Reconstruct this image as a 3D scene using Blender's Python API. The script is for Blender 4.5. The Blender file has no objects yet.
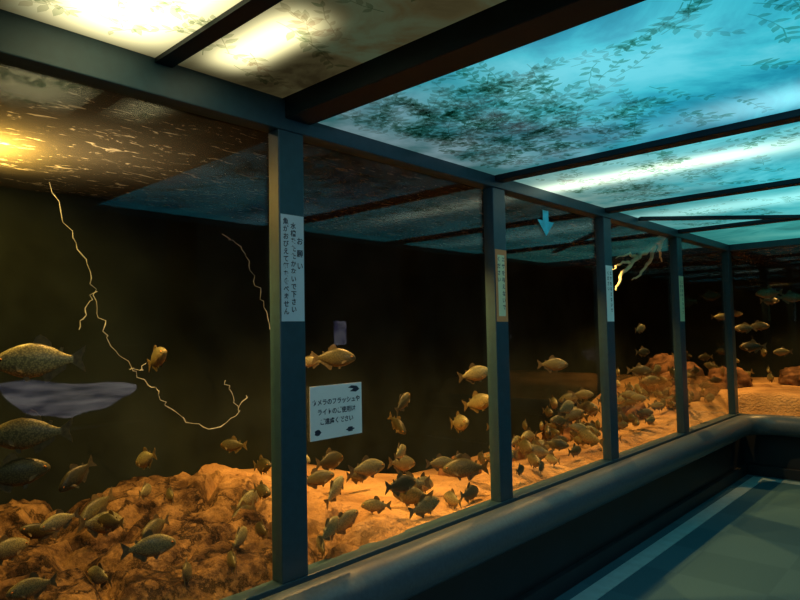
import bpy, bmesh, math, random
from mathutils import Vector, Matrix, noise
random.seed(7)
scene=bpy.context.scene
scene.view_settings.view_transform='Standard'
W=bpy.data.worlds.new("World"); scene.world=W; W.use_nodes=True
W.node_tree.nodes['Background'].inputs[0].default_value=(0.01,0.02,0.03,1)
W.node_tree.nodes['Background'].inputs[1].default_value=0.3

# ---------- camera
cam=bpy.data.cameras.new("camera"); camo=bpy.data.objects.new("camera",cam); scene.collection.objects.link(camo)
cam.lens=28.35; cam.sensor_width=36; cam.clip_start=0.05
C=Vector((1.955,0,1.5)); yaw=math.radians(42.8); pit=math.radians(2.9); rol=math.radians(1.1)
F0=Vector((-math.sin(yaw),math.cos(yaw),0)); R0=Vector((math.cos(yaw),math.sin(yaw),0))
F=F0*math.cos(pit)+Vector((0,0,math.sin(pit))); U0=R0.cross(F)
R=R0*math.cos(rol)-U0*math.sin(rol); U=U0*math.cos(rol)+R0*math.sin(rol)
M=Matrix((R,U,-F)).transposed().to_4x4(); M.translation=C; camo.matrix_world=M
scene.camera=camo

# ---------- materials
def mat(name):
    m=bpy.data.materials.new(name); m.use_nodes=True
    nt=m.node_tree; return m,nt,nt.nodes,nt.links,nt.nodes['Principled BSDF']
def simple(name,col,rough=.5,metal=0,nscale=20,namp=.25,bump=0,spec=.5):
    m,nt,N,L,P=mat(name)
    tc=N.new('ShaderNodeTexCoord'); nz=N.new('ShaderNodeTexNoise'); nz.inputs['Scale'].default_value=nscale; nz.inputs['Detail'].default_value=5
    L.new(tc.outputs['Object'],nz.inputs['Vector'])
    cr=N.new('ShaderNodeValToRGB')
    cr.color_ramp.elements[0].position=.3; cr.color_ramp.elements[1].position=.7
    cr.color_ramp.elements[0].color=tuple(c*(1-namp) for c in col)+(1,)
    cr.color_ramp.elements[1].color=tuple(min(1,c*(1+namp)) for c in col)+(1,)
    L.new(nz.outputs['Fac'],cr.inputs['Fac']); L.new(cr.outputs['Color'],P.inputs['Base Color'])
    P.inputs['Roughness'].default_value=rough; P.inputs['Metallic'].default_value=metal
    P.inputs['Specular IOR Level'].default_value=spec
    if bump:
        b=N.new('ShaderNodeBump'); b.inputs['Strength'].default_value=bump; b.inputs['Distance'].default_value=.02
        L.new(nz.outputs['Fac'],b.inputs['Height']); L.new(b.outputs['Normal'],P.inputs['Normal'])
    return m
def emis(name,c0,c1,s,nscale=3,stretch=(1,1,1)):
    m,nt,N,L,P=mat(name); N.remove(P)
    e=N.new('ShaderNodeEmission'); e.inputs['Strength'].default_value=s
    nz=N.new('ShaderNodeTexNoise'); nz.inputs['Scale'].default_value=nscale; nz.inputs['Detail'].default_value=6
    tc=N.new('ShaderNodeTexCoord'); mp=N.new('ShaderNodeMapping'); mp.inputs['Scale'].default_value=stretch
    L.new(tc.outputs['Object'],mp.inputs[0]); L.new(mp.outputs[0],nz.inputs['Vector'])
    cr=N.new('ShaderNodeValToRGB'); cr.color_ramp.elements[0].position=.38; cr.color_ramp.elements[1].position=.64
    cr.color_ramp.elements[0].color=tuple(c0)+(1,); cr.color_ramp.elements[1].color=tuple(c1)+(1,)
    L.new(nz.outputs['Fac'],cr.inputs['Fac']); L.new(cr.outputs['Color'],e.inputs['Color'])
    L.new(e.outputs['Emission'],N['Material Output'].inputs['Surface']); return m

steel=simple("painted_steel_teal",(.019,.064,.094),.45,0,30,.12)
beamm=simple("painted_steel_dark",(.006,.018,.028),.45,0,30,.12,0,.2)
railm=simple("rail_vinyl",(.070,.105,.135),.36,0,60,.15,.05)
blackm=simple("black_panel",(.014,.02,.028),.5,0,5,.2)
wallm=simple("dark_wall_paint",(.045,.062,.072),.7,0,5,.2)
stripm=simple("floor_strip_vinyl",(.34,.52,.58),.5,0,15,.1)
tankback=simple("tank_backdrop_rock",(.014,.020,.017),.95,0,2.2,.5,.6,.05)

# carpet
m,nt,N,L,P=mat("carpet_tiles"); carpet=m
tc=N.new('ShaderNodeTexCoord'); ck=N.new('ShaderNodeTexChecker'); ck.inputs['Scale'].default_value=2
ck.inputs['Color1'].default_value=(.068,.18,.25,1); ck.inputs['Color2'].default_value=(.08,.205,.28,1)
L.new(tc.outputs['Object'],ck.inputs['Vector'])
nz=N.new('ShaderNodeTexNoise'); nz.inputs['Scale'].default_value=160; L.new(tc.outputs['Object'],nz.inputs['Vector'])
mx=N.new('ShaderNodeMix'); mx.data_type='RGBA'; mx.blend_type='MULTIPLY'; mx.inputs[0].default_value=.6
L.new(ck.outputs['Color'],mx.inputs[6]); L.new(nz.outputs['Fac'],mx.inputs[7]); L.new(mx.outputs[2],P.inputs['Base Color']); P.inputs['Roughness'].default_value=.95; P.inputs['Specular IOR Level'].default_value=.1
b=N.new('ShaderNodeBump'); b.inputs['Strength'].default_value=.3; L.new(nz.outputs['Fac'],b.inputs['Height']); L.new(b.outputs['Normal'],P.inputs['Normal'])

# glass
m,nt,N,L,P=mat("aquarium_glass"); glassm=m; N.remove(P)
geo=N.new('ShaderNodeNewGeometry'); dt=N.new('ShaderNodeVectorMath'); dt.operation='DOT_PRODUCT'
L.new(geo.outputs['Incoming'],dt.inputs[0]); L.new(geo.outputs['Normal'],dt.inputs[1])
def mth(N,L,op,a,b=None,clamp=False):
    n=N.new('ShaderNodeMath'); n.operation=op; n.use_clamp=clamp
    for i,v in enumerate((a,b)):
        if v is None: continue
        if isinstance(v,(int,float)): n.inputs[i].default_value=v
        else: L.new(v,n.inputs[i])
    return n.outputs[0]
ab=mth(N,L,'ABSOLUTE',dt.outputs['Value']); om=mth(N,L,'SUBTRACT',1,ab,True); p5=mth(N,L,'POWER',om,5)
fr=mth(N,L,'ADD',mth(N,L,'MULTIPLY',p5,.96),.024,True)
tr=N.new('ShaderNodeBsdfTransparent'); tr.inputs[0].default_value=(.96,.98,.97,1)
gl=N.new('ShaderNodeBsdfGlossy'); gl.inputs['Roughness'].default_value=.01
ms=N.new('ShaderNodeMixShader'); L.new(fr,ms.inputs[0]); L.new(tr.outputs[0],ms.inputs[1]); L.new(gl.outputs[0],ms.inputs[2])
L.new(ms.outputs[0],N['Material Output'].inputs['Surface'])

# sand
m,nt,N,L,P=mat("orange_lit_sand"); sandm=m
tc=N.new('ShaderNodeTexCoord'); n1=N.new('ShaderNodeTexNoise'); n1.inputs['Scale'].default_value=3; n1.inputs['Detail'].default_value=8
L.new(tc.outputs['Object'],n1.inputs['Vector'])
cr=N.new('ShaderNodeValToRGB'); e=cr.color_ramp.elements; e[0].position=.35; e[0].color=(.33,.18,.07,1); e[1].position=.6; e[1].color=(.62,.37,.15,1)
L.new(n1.outputs['Fac'],cr.inputs['Fac'])
n2=N.new('ShaderNodeTexNoise'); n2.inputs['Scale'].default_value=40; n2.inputs['Detail'].default_value=6; L.new(tc.outputs['Object'],n2.inputs['Vector'])
sep=N.new('ShaderNodeSeparateXYZ'); L.new(tc.outputs['Object'],sep.inputs[0])
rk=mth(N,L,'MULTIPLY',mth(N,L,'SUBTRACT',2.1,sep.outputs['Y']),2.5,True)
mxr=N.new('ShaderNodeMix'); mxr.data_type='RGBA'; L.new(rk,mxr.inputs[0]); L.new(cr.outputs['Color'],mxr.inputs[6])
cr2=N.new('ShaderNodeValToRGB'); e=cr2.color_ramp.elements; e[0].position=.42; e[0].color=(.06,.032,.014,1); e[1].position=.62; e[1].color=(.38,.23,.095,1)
n3=N.new('ShaderNodeTexNoise'); n3.inputs['Scale'].default_value=5.5; n3.inputs['Detail'].default_value=12; n3.inputs['Roughness'].default_value=.72; L.new(tc.outputs['Object'],n3.inputs['Vector'])
vr=N.new('ShaderNodeTexVoronoi'); vr.feature='DISTANCE_TO_EDGE'; vr.inputs['Scale'].default_value=3.6
ws=N.new('ShaderNodeVectorMath'); ws.operation='ADD'; wsc=N.new('ShaderNodeVectorMath'); wsc.operation='SCALE'; wsc.inputs['Scale'].default_value=.45
L.new(n3.outputs['Color'],wsc.inputs[0]); L.new(tc.outputs['Object'],ws.inputs[0]); L.new(wsc.outputs[0],ws.inputs[1]); L.new(ws.outputs[0],vr.inputs['Vector'])
crk=mth(N,L,'MULTIPLY',vr.outputs['Distance'],16,True)
mc=N.new('ShaderNodeMix'); mc.data_type='RGBA'; mc.blend_type='MULTIPLY'; mc.inputs[0].default_value=.85
L.new(n3.outputs['Fac'],cr2.inputs['Fac']); L.new(cr2.outputs['Color'],mc.inputs[6]); L.new(crk,mc.inputs[7])
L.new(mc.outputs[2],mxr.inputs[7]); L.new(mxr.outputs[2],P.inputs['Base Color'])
hsum=mth(N,L,'ADD',n2.outputs['Fac'],mth(N,L,'MULTIPLY',mth(N,L,'MULTIPLY',mth(N,L,'ADD',n3.outputs['Fac'],mth(N,L,'MULTIPLY',crk,.3)),rk),4))
b=N.new('ShaderNodeBump'); b.inputs['Strength'].default_value=.8; b.inputs['Distance'].default_value=.03
L.new(hsum,b.inputs['Height']); L.new(b.outputs['Normal'],P.inputs['Normal']); P.inputs['Roughness'].default_value=.9; P.inputs['Specular IOR Level'].default_value=.2
rockm=simple("brown_rock",(.17,.085,.04),.9,0,9,.8,1.0,.2)
rootm=simple("pale_root",(.34,.38,.40),.8,0,20,.3); branchm=simple("pale_driftwood",(.9,.80,.50),.8,0,20,.15)

# water surface (seen from below: ripples, foam, slight turbidity)
m,nt,N,L,P=mat("water_surface"); waterm=m; N.remove(P)
tc=N.new('ShaderNodeTexCoord'); mp=N.new('ShaderNodeMapping'); mp.inputs['Scale'].default_value=(8,2.6,3); mp.inputs['Rotation'].default_value=(0,0,.3); L.new(tc.outputs['Object'],mp.inputs[0])
nz=N.new('ShaderNodeTexNoise'); nz.inputs['Scale'].default_value=3.0; nz.inputs['Detail'].default_value=9; nz.inputs['Roughness'].default_value=.62; nz.inputs['Distortion'].default_value=1.4
L.new(mp.outputs[0],nz.inputs['Vector'])
b=N.new('ShaderNodeBump'); b.inputs['Strength'].default_value=.9; b.inputs['Distance'].default_value=.04; L.new(nz.outputs['Fac'],b.inputs['Height'])
g=N.new('ShaderNodeBsdfGlossy'); g.inputs['Roughness'].default_value=.15; g.inputs['Color'].default_value=(.6,.5,.38,1); L.new(b.outputs[0],g.inputs['Normal'])
t=N.new('ShaderNodeBsdfTransparent'); t.inputs[0].default_value=(.85,.75,.6,1)
m1=N.new('ShaderNodeMixShader'); m1.inputs[0].default_value=.10; L.new(t.outputs[0],m1.inputs[1]); L.new(g.outputs[0],m1.inputs[2])
tl=N.new('ShaderNodeBsdfTranslucent'); tl.inputs[0].default_value=(.85,.72,.48,1)
df=N.new('ShaderNodeBsdfDiffuse'); df.inputs[0].default_value=(.45,.4,.3,1); ml=N.new('ShaderNodeMixShader'); ml.inputs[0].default_value=.12; L.new(tl.outputs[0],ml.inputs[1]); L.new(df.outputs[0],ml.inputs[2])
crw=N.new('ShaderNodeValToRGB'); e=crw.color_ramp.elements; e[0].position=.575; e[0].color=(0.08,0.08,0.08,1); e[1].position=.70; e[1].color=(.75,.75,.75,1)
L.new(nz.outputs['Fac'],crw.inputs[0])
m2=N.new('ShaderNodeMixShader'); L.new(crw.outputs[0],m2.inputs[0]); L.new(m1.outputs[0],m2.inputs[1]); L.new(ml.outputs[0],m2.inputs[2])
L.new(m2.outputs[0],N['Material Output'].inputs['Surface'])

# ceiling light panels (backlit printed film): (y0,wy,x0,wx,amp) are tube glows painted into the emission
def panelmat(name,cols,tube_glows,scale=1.2,strength=1,hot=(1,1,1),edge=.5,pale=None,pf=.75):
    m,nt,N,L,P=mat(name); N.remove(P)
    tc=N.new('ShaderNodeTexCoord'); n=N.new('ShaderNodeTexNoise'); n.inputs['Scale'].default_value=scale; n.inputs['Detail'].default_value=9; n.inputs['Roughness'].default_value=.6; n.inputs['Distortion'].default_value=.8
    L.new(tc.outputs['Object'],n.inputs['Vector'])
    cr=N.new('ShaderNodeValToRGB'); el=cr.color_ramp.elements
    while len(el)<len(cols): el.new(.5)
    for i,c in enumerate(cols):
        el[i].position=.34+.3*i/(len(cols)-1); el[i].color=c+(1,)
    L.new(n.outputs['Fac'],cr.inputs[0])
    sp=N.new('ShaderNodeSeparateXYZ'); L.new(tc.outputs['Object'],sp.inputs[0])
    src=cr.outputs[0]
    if pale:
        n2=N.new('ShaderNodeTexNoise'); n2.inputs['Scale'].default_value=4; n2.inputs['Detail'].default_value=8; L.new(tc.outputs['Object'],n2.inputs['Vector'])
        cp=N.new('ShaderNodeValToRGB'); cp.color_ramp.elements[0].position=.38; cp.color_ramp.elements[1].position=.62
        cp.color_ramp.elements[0].color=pale[0]+(1,); cp.color_ramp.elements[1].color=pale[1]+(1,); L.new(n2.outputs['Fac'],cp.inputs[0])
        f=mth(N,L,'MULTIPLY',mth(N,L,'SUBTRACT',1.25,mth(N,L,'MULTIPLY',sp.outputs['X'],1.15)),pf,True)
        mp=N.new('ShaderNodeMix'); mp.data_type='RGBA'; L.new(f,mp.inputs[0]); L.new(src,mp.inputs[6]); L.new(cp.outputs[0],mp.inputs[7]); src=mp.outputs[2]
    fall=mth(N,L,'ADD',mth(N,L,'MULTIPLY',mth(N,L,'MULTIPLY',sp.outputs['X'],1.1,True),1-edge),edge)  # light-box falloff painted in: film colour dims towards the window wall
    base=N.new('ShaderNodeMix'); base.data_type='RGBA'; base.blend_type='MULTIPLY'; base.inputs[0].default_value=1
    L.new(src,base.inputs[6]); L.new(fall,base.inputs[7])
    tot=None
    for (y0,wy,x0,wx,a) in tube_glows:
        dy=mth(N,L,'DIVIDE',mth(N,L,'SUBTRACT',sp.outputs['Y'],y0),wy); dx=mth(N,L,'DIVIDE',mth(N,L,'SUBTRACT',sp.outputs['X'],x0),wx)
        d=mth(N,L,'ADD',mth(N,L,'POWER',mth(N,L,'ABSOLUTE',dy),2.5),mth(N,L,'POWER',mth(N,L,'ABSOLUTE',dx),4))
        g=mth(N,L,'MULTIPLY',mth(N,L,'EXPONENT',mth(N,L,'MULTIPLY',d,-1)),a)
        tot=g if tot is None else mth(N,L,'ADD',tot,g)
    e=N.new('ShaderNodeEmission'); e.inputs[1].default_value=strength
    if tot is not None:
        mx=N.new('ShaderNodeMix'); mx.data_type='RGBA'; mx.blend_type='MULTIPLY'; mx.inputs[0].default_value=1; mx.clamp_result=False
        mx.inputs[6].default_value=hot+(1,); L.new(tot,mx.inputs[7])
        ad=N.new('ShaderNodeMix'); ad.data_type='RGBA'; ad.blend_type='ADD'; ad.inputs[0].default_value=1
        L.new(base.outputs[2],ad.inputs[6]); L.new(mx.outputs[2],ad.inputs[7]); L.new(ad.outputs[2],e.inputs[0])
    else: L.new(base.outputs[2],e.inputs[0])
    L.new(e.outputs[0],N['Material Output'].inputs['Surface']); return m

# ---------- geometry helpers
def link(o): scene.collection.objects.link(o); return o
def meshobj(name,verts,faces,mats,smooth=False,parent=None,fm=None):
    me=bpy.data.meshes.new(name); me.from_pydata(verts,[],faces); me.update()
    for mm in (mats if isinstance(mats,list) else [mats]): me.materials.append(mm)
    if smooth:
        for p in me.polygons: p.use_smooth=True
    if fm:
        for p,i in zip(me.polygons,fm): p.material_index=i
    o=link(bpy.data.objects.new(name,me))
    if parent: o.parent=parent
    return o
def box(name,x0,x1,y0,y1,z0,z1,m,bev=0,parent=None):
    v=[(x,y,z) for x in (x0,x1) for y in (y0,y1) for z in (z0,z1)]
    f=[(0,1,3,2),(4,6,7,5),(0,4,5,1),(2,3,7,6),(0,2,6,4),(1,5,7,3)]
    o=meshobj(name,v,f,m,parent=parent)
    if bev:
        md=o.modifiers.new('b','BEVEL'); md.width=bev; md.segments=2
    return o
def empty(name):
    return link(bpy.data.objects.new(name,None))

# ---------- room
GT,GB=2.28,.585; YE=7.2; XW=4.0; YB=-3.0
posts=[.06,1.48,2.90,4.26,5.70,7.2]
box("floor",-.0,XW,YB,YE,-.06,0,carpet)
box("trim_1",.2,.31,YB,YE-.2,0,.004,stripm); box("trim_2",.31,XW,YE-.31,YE-.2,0,.004,stripm)
box("wall_right",XW,XW+.1,YB,YE,0,2.6,wallm); box("wall_back",0,XW,YB-.1,YB,0,2.6,wallm)
box("wall_left",-.06,.09,YB,YE,0,.50,blackm); box("wall_front",0,XW,YE-.09,YE+.06,0,.50,blackm)
box("baseboard_left",.09,.13,YB,YE-.13,0,.10,blackm,.005); box("baseboard_front",.13,XW,YE-.13,YE-.09,0,.10,blackm,.005)
wf=empty("window_frame")
box("sill_left",-.06,.03,YB,YE,.50,GB,steel,.004,wf); box("sill_front",.03,XW,YE-.03,YE+.06,.50,GB,steel,.004,wf)
box("header_left",-.05,.03,YB,YE,GT,2.46,steel,.004,wf); box("header_front",.03,XW,YE-.03,YE+.05,GT,2.46,steel,.004,wf)
for i,y in enumerate(posts+[-1.36,-2.78]):
    box("post_%d"%i,-.04,.026,y-.058,y+.062,GB,GT,steel,.004,wf)
for i,x in enumerate((1.4,2.8)):
    box("post_front_%d"%i,x-.06,x+.06,YE-.03,YE+.04,GB,GT,steel,.004,wf)
ys=[YB,-1.36,.06,1.48,2.90,4.26,5.70,7.2]
for i in range(len(ys)-1):
    box("window_%d"%(i+1),-.02,-.012,ys[i]+.05,ys[i+1]-.05,GB-.01,GT+.01,glassm)
for i,(a,b_) in enumerate(((0.05,1.35),(1.45,2.75),(2.85,4.0))):
    box("window_%d"%(i+8),a,b_,YE+.012,YE+.02,GB-.01,GT+.01,glassm)
def tube(name,pts,r,m,parent=None,radii=None):
    cu=bpy.data.curves.new(name,'CURVE'); cu.dimensions='3D'; cu.bevel_depth=r; cu.bevel_resolution=8 if r>.035 else 3; cu.use_fill_caps=True
    s=cu.splines.new('POLY'); s.points.add(len(pts)-1)
    for i,p in enumerate(pts):
        s.points[i].co=tuple(p)+(1,); s.points[i].radius=radii[i] if radii else 1
    cu.materials.append(m); o=link(bpy.data.objects.new(name,cu))
    if parent: o.parent=parent
    for sp in cu.splines: sp.use_smooth=True
    return o
rz=.52; rx=.165
pts=[(rx,YB,rz),(rx,6.75,rz)]+[(rx+.28*(1-math.cos(a)),6.75+.285*math.sin(a),rz) for a in [math.radians(k) for k in range(10,91,10)]]+[(XW,7.035,rz)]
hr=empty("padded_handrail"); tube("rail_tube",pts,.1,railm,parent=hr)
for y in (-1,.8,2.2,3.6,5,6.4): box("bracket",.05,.12,y-.03,y+.03,.44,.52,blackm,0,hr)

# ceiling
CX=2.1
box("ceiling",0,XW,YB,YE,2.46,2.56,wallm); box("ceiling_soffit",CX,XW,YB,YE,2.30,2.46,wallm)
pm={}
pm[3]=panelmat("ceiling_print_amber",[(.022,.017,.007),(.045,.038,.016),(.05,.065,.035)],[(.74,.17,.38,.28,4.0),(1.12,.08,.36,.22,2.4)],3.5,1,(1,.90,.45),.8)
pm[4]=panelmat("ceiling_print_lagoon",[(.008,.18,.27),(.015,.30,.43),(.04,.50,.62),(.11,.60,.72)],[(2.7,.14,1.7,.6,.5),(1.9,.3,1.1,.4,.10)],1.2,1,(.5,.95,1),.62,((.05,.16,.16),(.26,.40,.44)),.8)
pm[5]=panelmat("ceiling_print_tube_glow",[(.01,.22,.28),(.02,.40,.48),(.09,.58,.66)],[(3.4,.12,.60,.75,1.1),(3.4,.30,.8,1.1,.2)],2,1,(.9,1,.72),.75,((.08,.22,.20),(.30,.45,.38)),.7)
pm[6]=panelmat("ceiling_print_lagoon2",[(.02,.24,.26),(.05,.46,.50),(.12,.58,.60)],[(4.85,.2,.9,1.0,.5)],1.6,1,(.6,1,.9),.7,((.05,.22,.20),(.16,.42,.38)),.6)
pm[7]=panelmat("ceiling_print_green",[(.03,.22,.20),(.05,.36,.33),(.10,.46,.40)],[],1.6)
pm[1]=panelmat("ceiling_print_dim",[(.01,.08,.11),(.02,.16,.21),(.06,.26,.32)],[],1.3)
cz={1:2.345,2:2.345,3:2.40,4:2.345,5:2.345,6:2.345,7:2.345}
for k in range(1,8):
    mm=pm.get(k,pm[1])
    box("ceiling_light_panel",.03,CX,ys[k-1]+.04,ys[k]-.04,cz[k],cz[k]+.01,mm)
for i,y in enumerate(ys[1:-1]):
    if abs(y-1.48)<.01: box("ceiling_beam",.03,CX,1.45,1.575,2.325,2.46,beamm,.004)
    else: box("ceiling_beam",.03,CX,y-.04,y+.04,2.315,2.46,beamm,.004)
box("ceiling_beam",.03,.95,.935,.995,2.385,2.40,beamm)
d=box("ceiling_beam",-.0,1.9,-.025,.025,2.32,2.345,beamm); d.location=(.05,4.78,0); d.rotation_euler=(0,0,math.radians(45))

# printed leaves
m,nt,N,L,P=mat("leaf_print_ink"); N.remove(P); leafm=m
t=N.new('ShaderNodeBsdfTransparent'); nz=N.new('ShaderNodeTexNoise'); nz.inputs['Scale'].default_value=6
tc=N.new('ShaderNodeTexCoord'); L.new(tc.outputs['Object'],nz.inputs['Vector'])
cr=N.new('ShaderNodeValToRGB'); e=cr.color_ramp.elements; e[0].position=.35;e[0].color=(.46,.58,.50,1); e[1].position=.65; e[1].color=(.84,.78,.76,1)
L.new(nz.outputs['Fac'],cr.inputs[0]); L.new(cr.outputs[0],t.inputs[0]); L.new(t.outputs[0],N['Material Output'].inputs['Surface'])
V=[];Fc=[]
def leaf(x,y,a,l,w,z):
    n=len(V); ca,sa=math.cos(a),math.sin(a)
    for (u,v) in ((0,0),(.3,.42),(.6,.40),(1,0),(.6,-.40),(.3,-.42)):
        V.append((x+u*l*ca-v*w*sa,y+u*l*sa+v*w*ca,z))
    Fc.append(tuple(range(n,n+6)))
def branch(x,y,a,n,l,z,y0,y1):
    for k in range(n):
        a+=random.uniform(-.25,.25); x2=x+.035*math.cos(a); y2=y+.035*math.sin(a)
        if x2<.12 or x2>2.0 or not(y0<y2<y1): return
        nn=len(V); px,py=-math.sin(a)*.002,math.cos(a)*.002
        V.extend([(x+px,y+py,z),(x2+px,y2+py,z),(x2-px,y2-py,z),(x-px,y-py,z)]); Fc.append((nn,nn+1,nn+2,nn+3))
        s=1 if k%2 else -1
        leaf(x2,y2,a+s*random.uniform(.6,1.1),l*random.uniform(.7,1.2),l*.5,z)
        if random.random()<.5: leaf(x2,y2,a-s*random.uniform(.6,1.1),l*random.uniform(.7,1.1),l*.45,z)
        x,y=x2,y2
    leaf(x,y,a,l,l*.45,z)
for (k,n,xm) in ((3,80,1.3),(4,230,.85),(5,75,1.2),(6,35,1.2)):
    V=[];Fc=[]; y0=ys[k-1]+.1; y1=ys[k]-.1
    if k==4: y0+=.03
    for q in range(n):
        x=min(abs(random.gauss(0,xm*.5))+.12,1.9); y=random.uniform(y0+.05,y1-.05)
        branch(x,y,random.uniform(-2.6,2.6),random.randint(4,9),random.uniform(.035,.065),cz[k]-.002-random.random()*.0015,y0,y1)
    if k==4:
        for q in range(10): branch(1.5+random.uniform(-.2,.4),random.uniform(1.7,2.2),random.uniform(-3,3),7,.05,cz[k]-.002-random.random()*.0015,y0,y1)
    meshobj("leaf_print",V,Fc,leafm)

# ---------- tank
TX=-1.6; TY=9.2
def ss(a,b,x):
    t=max(0,min(1,(x-a)/(b-a))); return t*t*(3-2*t)
def hh(x,y):
    h=.60+.06*ss(0,1.2,-x)*(1-ss(1.8,3,y))+.22*ss(4.5,8.5,y)
    h-=.28*ss(.25,1.4,-x)*ss(2.6,4.0,y)*(1-ss(6.6,8.2,y))
    h+=.03*noise.noise(Vector((x*1.7,y*1.7,0)))
    r=1-ss(2.0,2.35,y)
    if r>0:
        v=noise.voronoi(Vector((x*2.1+.35*noise.noise(Vector((x*3,y*3,7))),y*1.7+.35*noise.noise(Vector((x*3,y*3,2))),.3)))[0]
        h+=r*(.12*min(1,(v[1]-v[0])*5)-.075)
        for f,a in ((3,.05),(8,.022),(20,.010)): h+=r*a*(.5-abs(noise.noise(Vector((x*f,y*f,4))))*2)
    if y<YE: d=-x if x<0 else 0
    else: d=(y-YE) if x>0 else math.hypot(x,y-YE)
    k=1-ss(.02,.25 if y>2.3 else .12,d)
    return h+k*(.577-h)
def grid(name,fn,m,st,x0=TX,ya=-1.5,yb=TY):
    V=[];Fc=[];idx={}
    nx=int((XW-x0)/st); ny=int((yb-ya)/st)
    for i in range(nx+1):
        for j in range(ny+1):
            x=x0+i*st; y=ya+j*st
            if x>-.02+st and y<YE+.02-st: continue
            xx=min(x,-.022) if y<YE+.02 else x
            idx[i,j]=len(V); V.append((xx,y,fn(xx,y)))
    for i in range(nx):
        for j in range(ny):
            q=[(i,j),(i+1,j),(i+1,j+1),(i,j+1)]
            if all(k in idx for k in q): Fc.append(tuple(idx[k] for k in q))
    return meshobj(name,V,Fc,m,True)
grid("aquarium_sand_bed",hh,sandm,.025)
grid("water_surface",lambda x,y:2.265+.012*noise.noise(Vector((x*4,y*3,1))),waterm,.05)
box("wall_tank_rear",TX-.1,TX,-1.6,TY+.1,0,2.8,tankback); box("wall_tank_far",TX,XW,TY,TY+.1,0,2.8,tankback)
box("wall_tank_end",TX,-.06,-1.6,-1.5,0,2.8,tankback); box("wall_tank_side",XW,XW+.1,YE,TY,0,2.8,tankback)
box("ceiling_tank",TX,-.05,-1.5,TY,2.75,2.8,tankback); box("ceiling_tank_far",-.05,XW,YE+.05,TY,2.75,2.8,tankback)
box("wall_header_gap",-.05,0,YB,YE,2.46,2.8,blackm); box("wall_header_gap_front",0,XW,YE,YE+.05,2.46,2.8,blackm)
def spot(x,y,z,e,col=(1,.50,.13),ang=115,r=.04,name="tank_light"):
    l=bpy.data.lights.new(name,'SPOT'); l.energy=e; l.color=col; l.spot_size=math.radians(ang); l.spot_blend=.6; l.shadow_soft_size=r
    o=link(bpy.data.objects.new(name,l)); o.location=(x,y,z); return o
spot(-.9,.62,2.42,110,(1,.62,.13),165,.05)
spot(-.75,.95,2.62,16,(1,.74,.46),150,.06)  # extra fill, added to brighten the foam on the surface
for (x,y,e) in ((-.30,.95,45),(-.45,1.5,65),(-.5,2.5,140),(-.4,3.6,65),(-.35,4.7,85),(-.35,5.9,105),(-.6,7.4,100),(.6,8.2,75),(2.2,8.2,70)):  # first entry is a fill added to brighten the fish nearest the camera
    spot(x,y,2.2,e,ang=120,r=.01)
cl=spot(3.4,.6,2.28,60,(.62,.86,1),62,.05,"sign_fill_light")  # fill light added behind the camera to brighten the signs
cl.rotation_euler=(Vector((0,2.3,1.5))-Vector((3.4,.6,2.28))).to_track_quat('-Z','Y').to_euler()

# hanging roots and driftwood
rt=empty("hanging_root")
for pts in ([(1.01,2.22),(1.12,2.00),(1.19,1.88),(1.23,1.73),(1.26,1.6),(1.30,1.49),(1.41,1.34),(1.51,1.25),(1.56,1.21),(1.60,1.13),(1.72,1.04),(1.88,.98),(2.03,1.06),(2.08,1.15)],
            [(1.93,2.07),(2.02,2.03),(2.09,1.96),(2.15,1.82),(2.19,1.69),(2.25,1.53)],[(1.94,1.24),(1.99,1.18),(2.03,1.06)],[(1.23,1.73),(1.18,1.63),(1.16,1.54)],[(1.41,1.34),(1.45,1.33),(1.48,1.36)]):
    pp=[]
    for i in range(len(pts)-1):
        for k in range(5):
            u=k/5; pp.append((-1.2+random.uniform(-.012,.012),pts[i][0]*(1-u)+pts[i+1][0]*u+random.uniform(-.016,.016),pts[i][1]*(1-u)+pts[i+1][1]*u+random.uniform(-.010,.010)))
    pp.append((-1.2,)+pts[-1]); tube("strand",pp,.0020,rootm,rt,[random.uniform(.5,1.6) for _ in pp])
db=empty("driftwood_branch")
for pts,r0 in (([(6.08,2.40),(5.74,2.26),(5.50,2.16),(5.21,2.05),(4.96,1.92),(4.88,1.80)],.034),([(5.74,2.26),(5.61,2.08),(5.37,1.95),(5.20,1.90)],.02),([(5.94,2.33),(5.83,2.20),(5.89,2.10)],.024),([(5.36,2.10),(5.14,2.11),(4.90,2.06)],.016),([(5.21,2.05),(5.01,2.04),(4.82,1.96)],.016)):
    pp=[];n=len(pts)-1
    for i in range(n):
        for k in range(4):
            u=k/4; pp.append((-.2+random.uniform(-.01,.01),pts[i][0]*(1-u)+pts[i+1][0]*u+random.uniform(-.02,.02),pts[i][1]*(1-u)+pts[i+1][1]*u+random.uniform(-.01,.01)))
    pp.append((-.2,)+pts[-1]); tube("limb",pp,r0,branchm,db,[1-.8*i/(len(pp)-1) for i in range(len(pp))])

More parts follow.
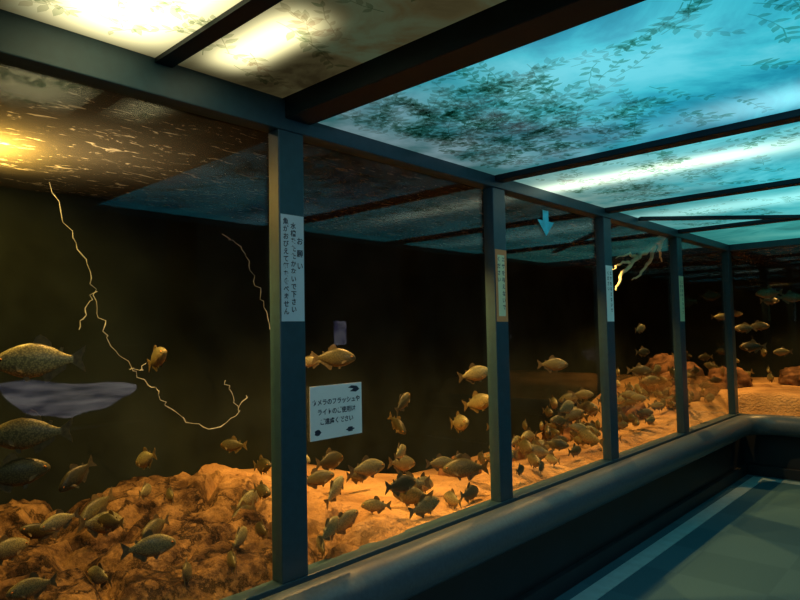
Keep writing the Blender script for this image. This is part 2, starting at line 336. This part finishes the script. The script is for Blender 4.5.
# boulders
def boulder(x,y,r,zs=.7,seed=0):
    bm=bmesh.new(); bmesh.ops.create_icosphere(bm,subdivisions=4,radius=1)
    for v in bm.verts:
        d=1+.35*noise.noise(v.co*1.3+Vector((seed,0,0)))+.22*noise.noise(v.co*3+Vector((0,seed,0)))+.08*noise.noise(v.co*9)
        v.co=v.co*d; v.co.z*=zs; v.co.x*=.8; v.co*=r
    me=bpy.data.meshes.new("boulder"); bm.to_mesh(me); bm.free(); me.materials.append(rockm)
    for p in me.polygons: p.use_smooth=True
    o=link(bpy.data.objects.new("boulder",me)); o.location=(x,y,hh(x,y)+r*zs*.3); o.rotation_euler=(0,0,seed*1.7)
for i,(x,y,r,zs) in enumerate(((-.5,7.3,.27,.9),(-.85,7.7,.34,1.0),(-.25,7.9,.24,.7),(.35,8.4,.24,.6),(-.75,6.3,.2,.7),(-.4,6.9,.17,.7),(-1.1,5.6,.2,.7),(-.6,3.3,.14,.6),(1.0,8.7,.2,.5),(-.5,5.9,.12,.7),(-.3,6.45,.12,.6),(-.9,4.6,.14,.6))):
    boulder(x,y,r,zs,i+1)

# signs
paper1=simple("sign_paper_blue",(.50,.68,.80),.6,0,8,.05); paper2=simple("sign_paper_white",(.92,.96,.96),.6,0,8,.03)
paper3=simple("sign_paper_orange",(.75,.28,.10),.6,0,8,.05); paper4=simple("sign_paper_cream",(.8,.78,.50),.6,0,8,.05)
ink=simple("printed_ink",(.02,.03,.06),.6); arrowm=simple("arrow_sticker_blue",(.03,.45,.70),.5)
def text(par,s,x,y,z,size,m=ink,ls=1.0,name="lettering"):
    cu=bpy.data.curves.new(name,'FONT'); cu.body=s; cu.size=size; cu.align_x='CENTER'; cu.align_y='TOP'; cu.space_line=ls; cu.materials.append(m)
    cu.offset=.0006
    o=link(bpy.data.objects.new(name,cu)); o.location=(x,y,z); o.rotation_euler=(math.pi/2,0,math.pi/2); o.parent=par; return o
vert=lambda s:"\n".join(s)
s1=empty("notice_sign")
box("paper",.0265,.0280,1.428,1.536,1.548,1.955,paper1,0,s1)
text(s1,vert("お願い"),.029,1.516,1.87,.030,ls=1.6)
text(s1,vert("水槽をたたかないで下さい"),.029,1.485,1.925,.026,ls=1.12)
text(s1,vert("魚がおびえて餌を食べません"),.029,1.450,1.94,.026,ls=1.10)
s2=empty("photography_notice")
box("paper",-.011,-.009,1.587,1.868,1.075,1.29,paper2,0,s2)
text(s2,"カメラのフラッシュや\nライトのご使用は\nご遠慮ください",-.008,1.727,1.235,.026,ls=1.5)
def flat(par,name,pts,x,m):
    return meshobj(name,[(x,a,b) for a,b in pts],[tuple(range(len(pts)))],m,parent=par)
flat(s2,"shell_icon",[(1.625+.016*math.cos(a)*(1+.15*math.cos(5*a)),1.105+.012*math.sin(a)) for a in [k*math.pi/12 for k in range(24)]],-.0085,ink)
flat(s2,"crab_icon",[(1.80+.02*math.cos(a)*(1+.3*math.cos(6*a)),1.10+.01*math.sin(a)) for a in [k*math.pi/12 for k in range(24)]],-.0085,ink)
flat(s2,"fish_icon",[(1.79,1.272),(1.81,1.280),(1.84,1.276),(1.855,1.262),(1.835,1.252),(1.80,1.256),(1.82,1.266)],-.0085,ink)
for (y,pm_,inn) in ((2.90,paper3,True),(4.26,paper2,False),(5.70,paper4,False)):
    s=empty("notice_sign"); box("paper",.0265,.0280,y-.052,y+.056,1.545,1.94,pm_,0,s)
    if inn: box("inset",.0281,.0286,y-.032,y+.034,1.575,1.91,paper4,0,s)
    text(s,vert("エサを与えないで"),.0295,y+.02,1.90,.03,ls=1.25); text(s,vert("ください"),.0295,y-.022,1.90,.03,ls=1.25)
ar=flat(None,"arrow_sticker",[(3.43,2.235),(3.50,2.235),(3.50,2.17),(3.565,2.17),(3.465,2.075),(3.365,2.17),(3.43,2.17)],-.009,arrowm)

# lit exhibits on the opposite side of the corridor (seen mirrored in the glass)
cs=empty("illuminated_display_case")
box("cabinet",3.75,4.0,1.5,2.75,.6,.72,blackm,.01,cs); box("hood",3.75,4.0,1.5,2.75,1.30,1.42,blackm,.01,cs); box("back",3.96,4.0,1.5,2.75,.72,1.30,blackm,0,cs)
n=24; top=[];bot=[]
for i in range(n+1):
    u=i/n; y=1.55+1.15*u
    top.append((y,1.14-.10*u*u+.018*math.sin(u*9))); bot.append((y,1.12-.10*u*u-.36*math.sin(math.pi*u)**.6*(1-.45*u)+.012*math.sin(u*23)))
glow=emis("display_light",(.10,.11,.26),(1,.95,1),1.9,2.2,(1,1.2,7))
meshobj("glow_panel",[(3.94,a,b_) for a,b_ in top+bot],[(i,i+1,n+2+i,n+1+i) for i in range(n)],glow,parent=cs)
w=empty("wall_monitor"); box("bezel",3.96,4.0,5.18,5.42,1.33,1.67,blackm,.005,w); box("screen",3.95,3.96,5.20,5.40,1.35,1.65,emis("monitor_glow",(.15,.14,.34),(.7,.7,.82),1.6,8),0,w)

# ---------- piranhas
def fish_mesh():
    st=[(.50,.000,-.045,.012),(.485,.030,-.072,.036),(.45,.066,-.098,.058),(.40,.105,-.125,.074),(.32,.152,-.165,.092),(.22,.195,-.205,.102),(.10,.220,-.225,.102),(-.02,.212,-.205,.092),(-.13,.172,-.16,.070),(-.22,.122,-.112,.048),(-.30,.074,-.070,.028),(-.36,.050,-.050,.014),(-.395,.056,-.056,.006)]
    V=[];Fc=[];mi=[];n=16
    for (x,t,b,w) in st:
        cz=(t+b)/2; hz=(t-b)/2
        for k in range(n):
            a=2*math.pi*k/n; V.append((x,w*math.cos(a),cz+hz*math.sin(a)))
    for i in range(len(st)-1):
        for k in range(n):
            Fc.append((i*n+k,(i+1)*n+k,(i+1)*n+(k+1)%n,i*n+(k+1)%n)); mi.append(0)
    Fc.append(tuple(range(n))); mi.append(0)
    def fin(poly,y=0,tilt=0,th=.004):
        s=len(V); m_=len(poly); z0=poly[0][1]
        for sgn in (1,-1):
            for (x,z) in poly: V.append((x,y+sgn*th+tilt*abs(z-z0),z))
        Fc.append(tuple(range(s,s+m_))); mi.append(1); Fc.append(tuple(reversed(range(s+m_,s+2*m_)))); mi.append(1)
        for k in range(m_): Fc.append((s+k,s+m_+k,s+m_+(k+1)%m_,s+(k+1)%m_)); mi.append(1)
    fin([(-.37,.045),(-.44,.10),(-.54,.175),(-.53,.10),(-.495,.02),(-.495,-.02),(-.53,-.10),(-.54,-.175),(-.44,-.10),(-.37,-.045)])
    fin([(.07,.205),(.03,.30),(-.02,.325),(-.08,.29),(-.14,.22),(-.15,.15),(-.05,.19)])
    fin([(-.22,.11),(-.25,.16),(-.285,.15),(-.27,.085)])
    fin([(-.04,-.19),(-.08,-.29),(-.13,-.275),(-.22,-.19),(-.31,-.13),(-.32,-.06),(-.2,-.11)])
    for s_ in (1,-1):
        fin([(.17,-.20),(.13,-.27),(.09,-.26),(.10,-.20)],.03*s_,.2*s_)
        fin([(.30,-.07),(.22,-.13),(.16,-.15),(.18,-.09),(.24,-.05)],.085*s_,.5*s_)
        s=len(V); rr=.026; cx,cy,cz_=.405,.064*s_,.012
        for i in range(1,5):
            for k in range(10):
                a=math.pi*i/5; b_=2*math.pi*k/10
                V.append((cx+rr*math.sin(a)*math.cos(b_),cy+rr*.6*math.cos(a)*s_,cz_+rr*math.sin(a)*math.sin(b_)))
        for i in range(3):
            for k in range(10): Fc.append((s+i*10+k,s+i*10+(k+1)%10,s+(i+1)*10+(k+1)%10,s+(i+1)*10+k)); mi.append(2)
        Fc.append(tuple(range(s,s+10))); mi.append(3)
        s=len(V); V.extend([(.502,.004*s_,-.030),(.455,.060*s_,-.050),(.440,.066*s_,-.062),(.455,.062*s_,-.060),(.500,.006*s_,-.040)]); Fc.append((s,s+1,s+2,s+3,s+4)); mi.append(3)
    me=bpy.data.meshes.new("piranha"); me.from_pydata(V,[],Fc); me.update()
    for p,i in zip(me.polygons,mi): p.material_index=i; p.use_smooth=(i in (0,2))
    return me
m,nt,N,L,P=mat("piranha_scales"); fm0=m
tc=N.new('ShaderNodeTexCoord'); sp=N.new('ShaderNodeSeparateXYZ'); L.new(tc.outputs['Object'],sp.inputs[0])
cr=N.new('ShaderNodeValToRGB'); el=cr.color_ramp.elements; el[0].position=0; el[0].color=(.60,.28,.08,1); el[1].position=1; el[1].color=(.14,.14,.07,1)
q=el.new(.30); q.color=(.58,.48,.22,1); q=el.new(.7); q.color=(.44,.44,.22,1)
L.new(mth(N,L,'ADD',mth(N,L,'MULTIPLY',sp.outputs['Z'],2.2),.5,True),cr.inputs[0])
vo=N.new('ShaderNodeTexVoronoi'); vo.inputs['Scale'].default_value=42; L.new(tc.outputs['Object'],vo.inputs['Vector'])
mx=N.new('ShaderNodeMix'); mx.data_type='RGBA'; mx.blend_type='MULTIPLY'; mx.inputs[0].default_value=.75
L.new(cr.outputs[0],mx.inputs[6]); c3=N.new('ShaderNodeValToRGB'); c3.color_ramp.elements[0].color=(1.4,1.3,1.1,1); c3.color_ramp.elements[1].position=.7; c3.color_ramp.elements[1].color=(.2,.2,.2,1)
L.new(vo.outputs['Distance'],c3.inputs[0]); L.new(c3.outputs[0],mx.inputs[7])
oi=N.new('ShaderNodeObjectInfo'); br=mth(N,L,'ADD',mth(N,L,'MULTIPLY',mth(N,L,'POWER',oi.outputs['Random'],1.3),.8),.15)
m5=N.new('ShaderNodeMix'); m5.data_type='RGBA'; m5.blend_type='MULTIPLY'; m5.inputs[0].default_value=1
L.new(mx.outputs[2],m5.inputs[6]); L.new(br,m5.inputs[7]); L.new(m5.outputs[2],P.inputs['Base Color'])
P.inputs['Roughness'].default_value=.42; P.inputs['Metallic'].default_value=.1; P.inputs['Specular IOR Level'].default_value=.35
fm1=simple("piranha_fin",(.11,.08,.03),.6,0,20,.4); fm2=simple("piranha_eye",(.6,.25,.06),.2); fm3=simple("piranha_pupil",(.01,.01,.01),.2)
fme=fish_mesh()
for q in (fm0,fm1,fm2,fm3): fme.materials.append(q)
# x, y, z, heading, pitch, length (metres / degrees, world space)
FISH=[(-.35,.72,1.43,248,0,.26),(-.30,.68,1.20,246,0,.23),(-.30,.64,1.08,85,5,.20),(-.40,.86,1.02,285,-30,.148),(-.60,1.25,1.41,-4,20,.186),(-.70,1.25,.98,185,-20,.156),(-.99,1.86,.92,208,0,.153),(-.80,1.91,.83,-5,10,.168),
(-.40,2.06,1.38,49,0,.208),(-.90,2.32,1.34,231,0,.144),(-.50,2.66,1.10,103,30,.176),(-.50,2.61,.98,-7,-30,.163),(-.40,2.52,.85,113,10,.167),(-.30,2.92,.97,-24,10,.211),(-.40,3.22,1.23,61,10,.217),(-.30,3.11,1.07,0,15,.22),
(-.24,2.41,.72,224,-5,.208),(-.20,2.39,.68,192,0,.226),(-.11,2.38,.64,80,10,.19),(-.11,2.60,.63,158,0,.17),(-.20,2.83,.74,227,0,.25),(-.11,2.75,.62,96,0,.178),(-.30,2.74,.77,59,0,.16),(-.40,2.05,.74,109,30,.19),(-.20,1.93,.65,88,25,.176),(-.08,1.74,.69,109,20,.16),(-.11,1.72,.62,150,10,.15),(-.20,2.13,.66,215,0,.14),
(-.30,4.02,1.25,29,0,.205),(-.30,4.18,.93,88,10,.225),(-.40,4.65,.98,36,0,.168),(-.40,3.79,.84,131,0,.147),(-.08,3.44,.66,110,0,.143),(-.30,4.05,.71,59,0,.165),(-.16,3.72,.65,159,0,.14),(-.16,4.03,.66,87,0,.16),(-.20,4.34,.69,65,0,.142),(-.20,4.48,.78,125,0,.146),(-.11,3.25,.67,102,0,.127),(-.40,4.10,.90,-30,0,.14),
(-.30,5.58,1.49,82,10,.163),(-.30,5.62,1.28,71,0,.17),(-.30,5.54,1.12,22,0,.205),(-.30,5.09,1.13,123,0,.145),(-.30,5.27,.93,23,0,.165),(-.20,5.27,.91,192,0,.147),(-.20,5.62,.81,51,0,.154),(-.15,5.34,.72,81,0,.148),(-.15,4.98,.78,142,0,.14),(-.20,5.84,.91,90,0,.14),(-.20,5.37,.78,31,0,.133),
(-.20,7.59,1.60,26,0,.185),(-.20,6.66,1.06,78,0,.16),(-.20,7.14,1.08,137,0,.163),(-.20,6.92,.89,47,0,.153),(-.15,6.39,.84,98,0,.146),(-.20,7.28,.92,26,0,.149),
(.03,7.6,1.47,185,0,.21),(.12,7.8,1.49,14,0,.213),(.10,7.6,1.27,189,0,.25),(.28,7.6,1.84,193,0,.245),(.50,7.5,1.78,12,0,.238),(.20,8.0,1.77,33,0,.194),(-.24,8.3,1.64,15,0,.162),(.30,8.0,1.20,212,0,.19),
(-.50,.84,.85,271,-10,.132),(-.60,1.06,.78,197,0,.138),(-.60,1.31,.83,163,0,.132),(-.10,1.11,.68,142,-20,.148),(-.22,1.40,.66,127,10,.153),(-.08,1.28,.60,158,0,.142),(-.30,.90,.69,188,0,.14),(-.20,.66,.75,273,0,.137),(-.50,1.70,.79,-5,0,.142),(-.60,1.20,.87,135,0,.127),(-.26,1.53,.66,165,0,.136)]
# milling school low over the bed, denser towards the far bays
taken=[Vector(f[:3]) for f in FISH]
for (ya,yb,xa,xb,hmax,cnt) in ((.5,2.0,-.9,-.12,.10,9),(2.0,2.85,-.8,-.12,.14,8),(2.9,3.6,-.6,-.12,.12,8),(3.6,4.3,-.7,-.12,.22,15),(4.35,5.7,-.9,-.14,.34,32),(5.7,7.1,-.7,-.14,.36,32),(7.5,8.6,-.8,1.2,.30,20)):
    k=0;tries=0
    while k<cnt and tries<400:
        tries+=1
        x=random.uniform(xa,xb); y=random.uniform(ya,yb); Ln=random.uniform(.14,.22); z=hh(x,y)+Ln*.35+random.random()**1.6*hmax
        v=Vector((x,y,z))
        if any((v-q).length<.13 for q in taken): continue
        taken.append(v); k+=1
        FISH.append((x,y,z,random.choice((random.gauss(50,25),random.gauss(110,25),random.gauss(215,25),random.gauss(-40,25))),random.gauss(0,12),Ln))
for (x,y,z,h,pt,Ln) in FISH:
    z=max(z,hh(x,y)+.30*Ln)
    o=link(bpy.data.objects.new("piranha",fme)); o.location=(x,y,z); o.scale=(Ln,)*3
    o.rotation_euler=(0,-math.radians(pt),math.radians(h))
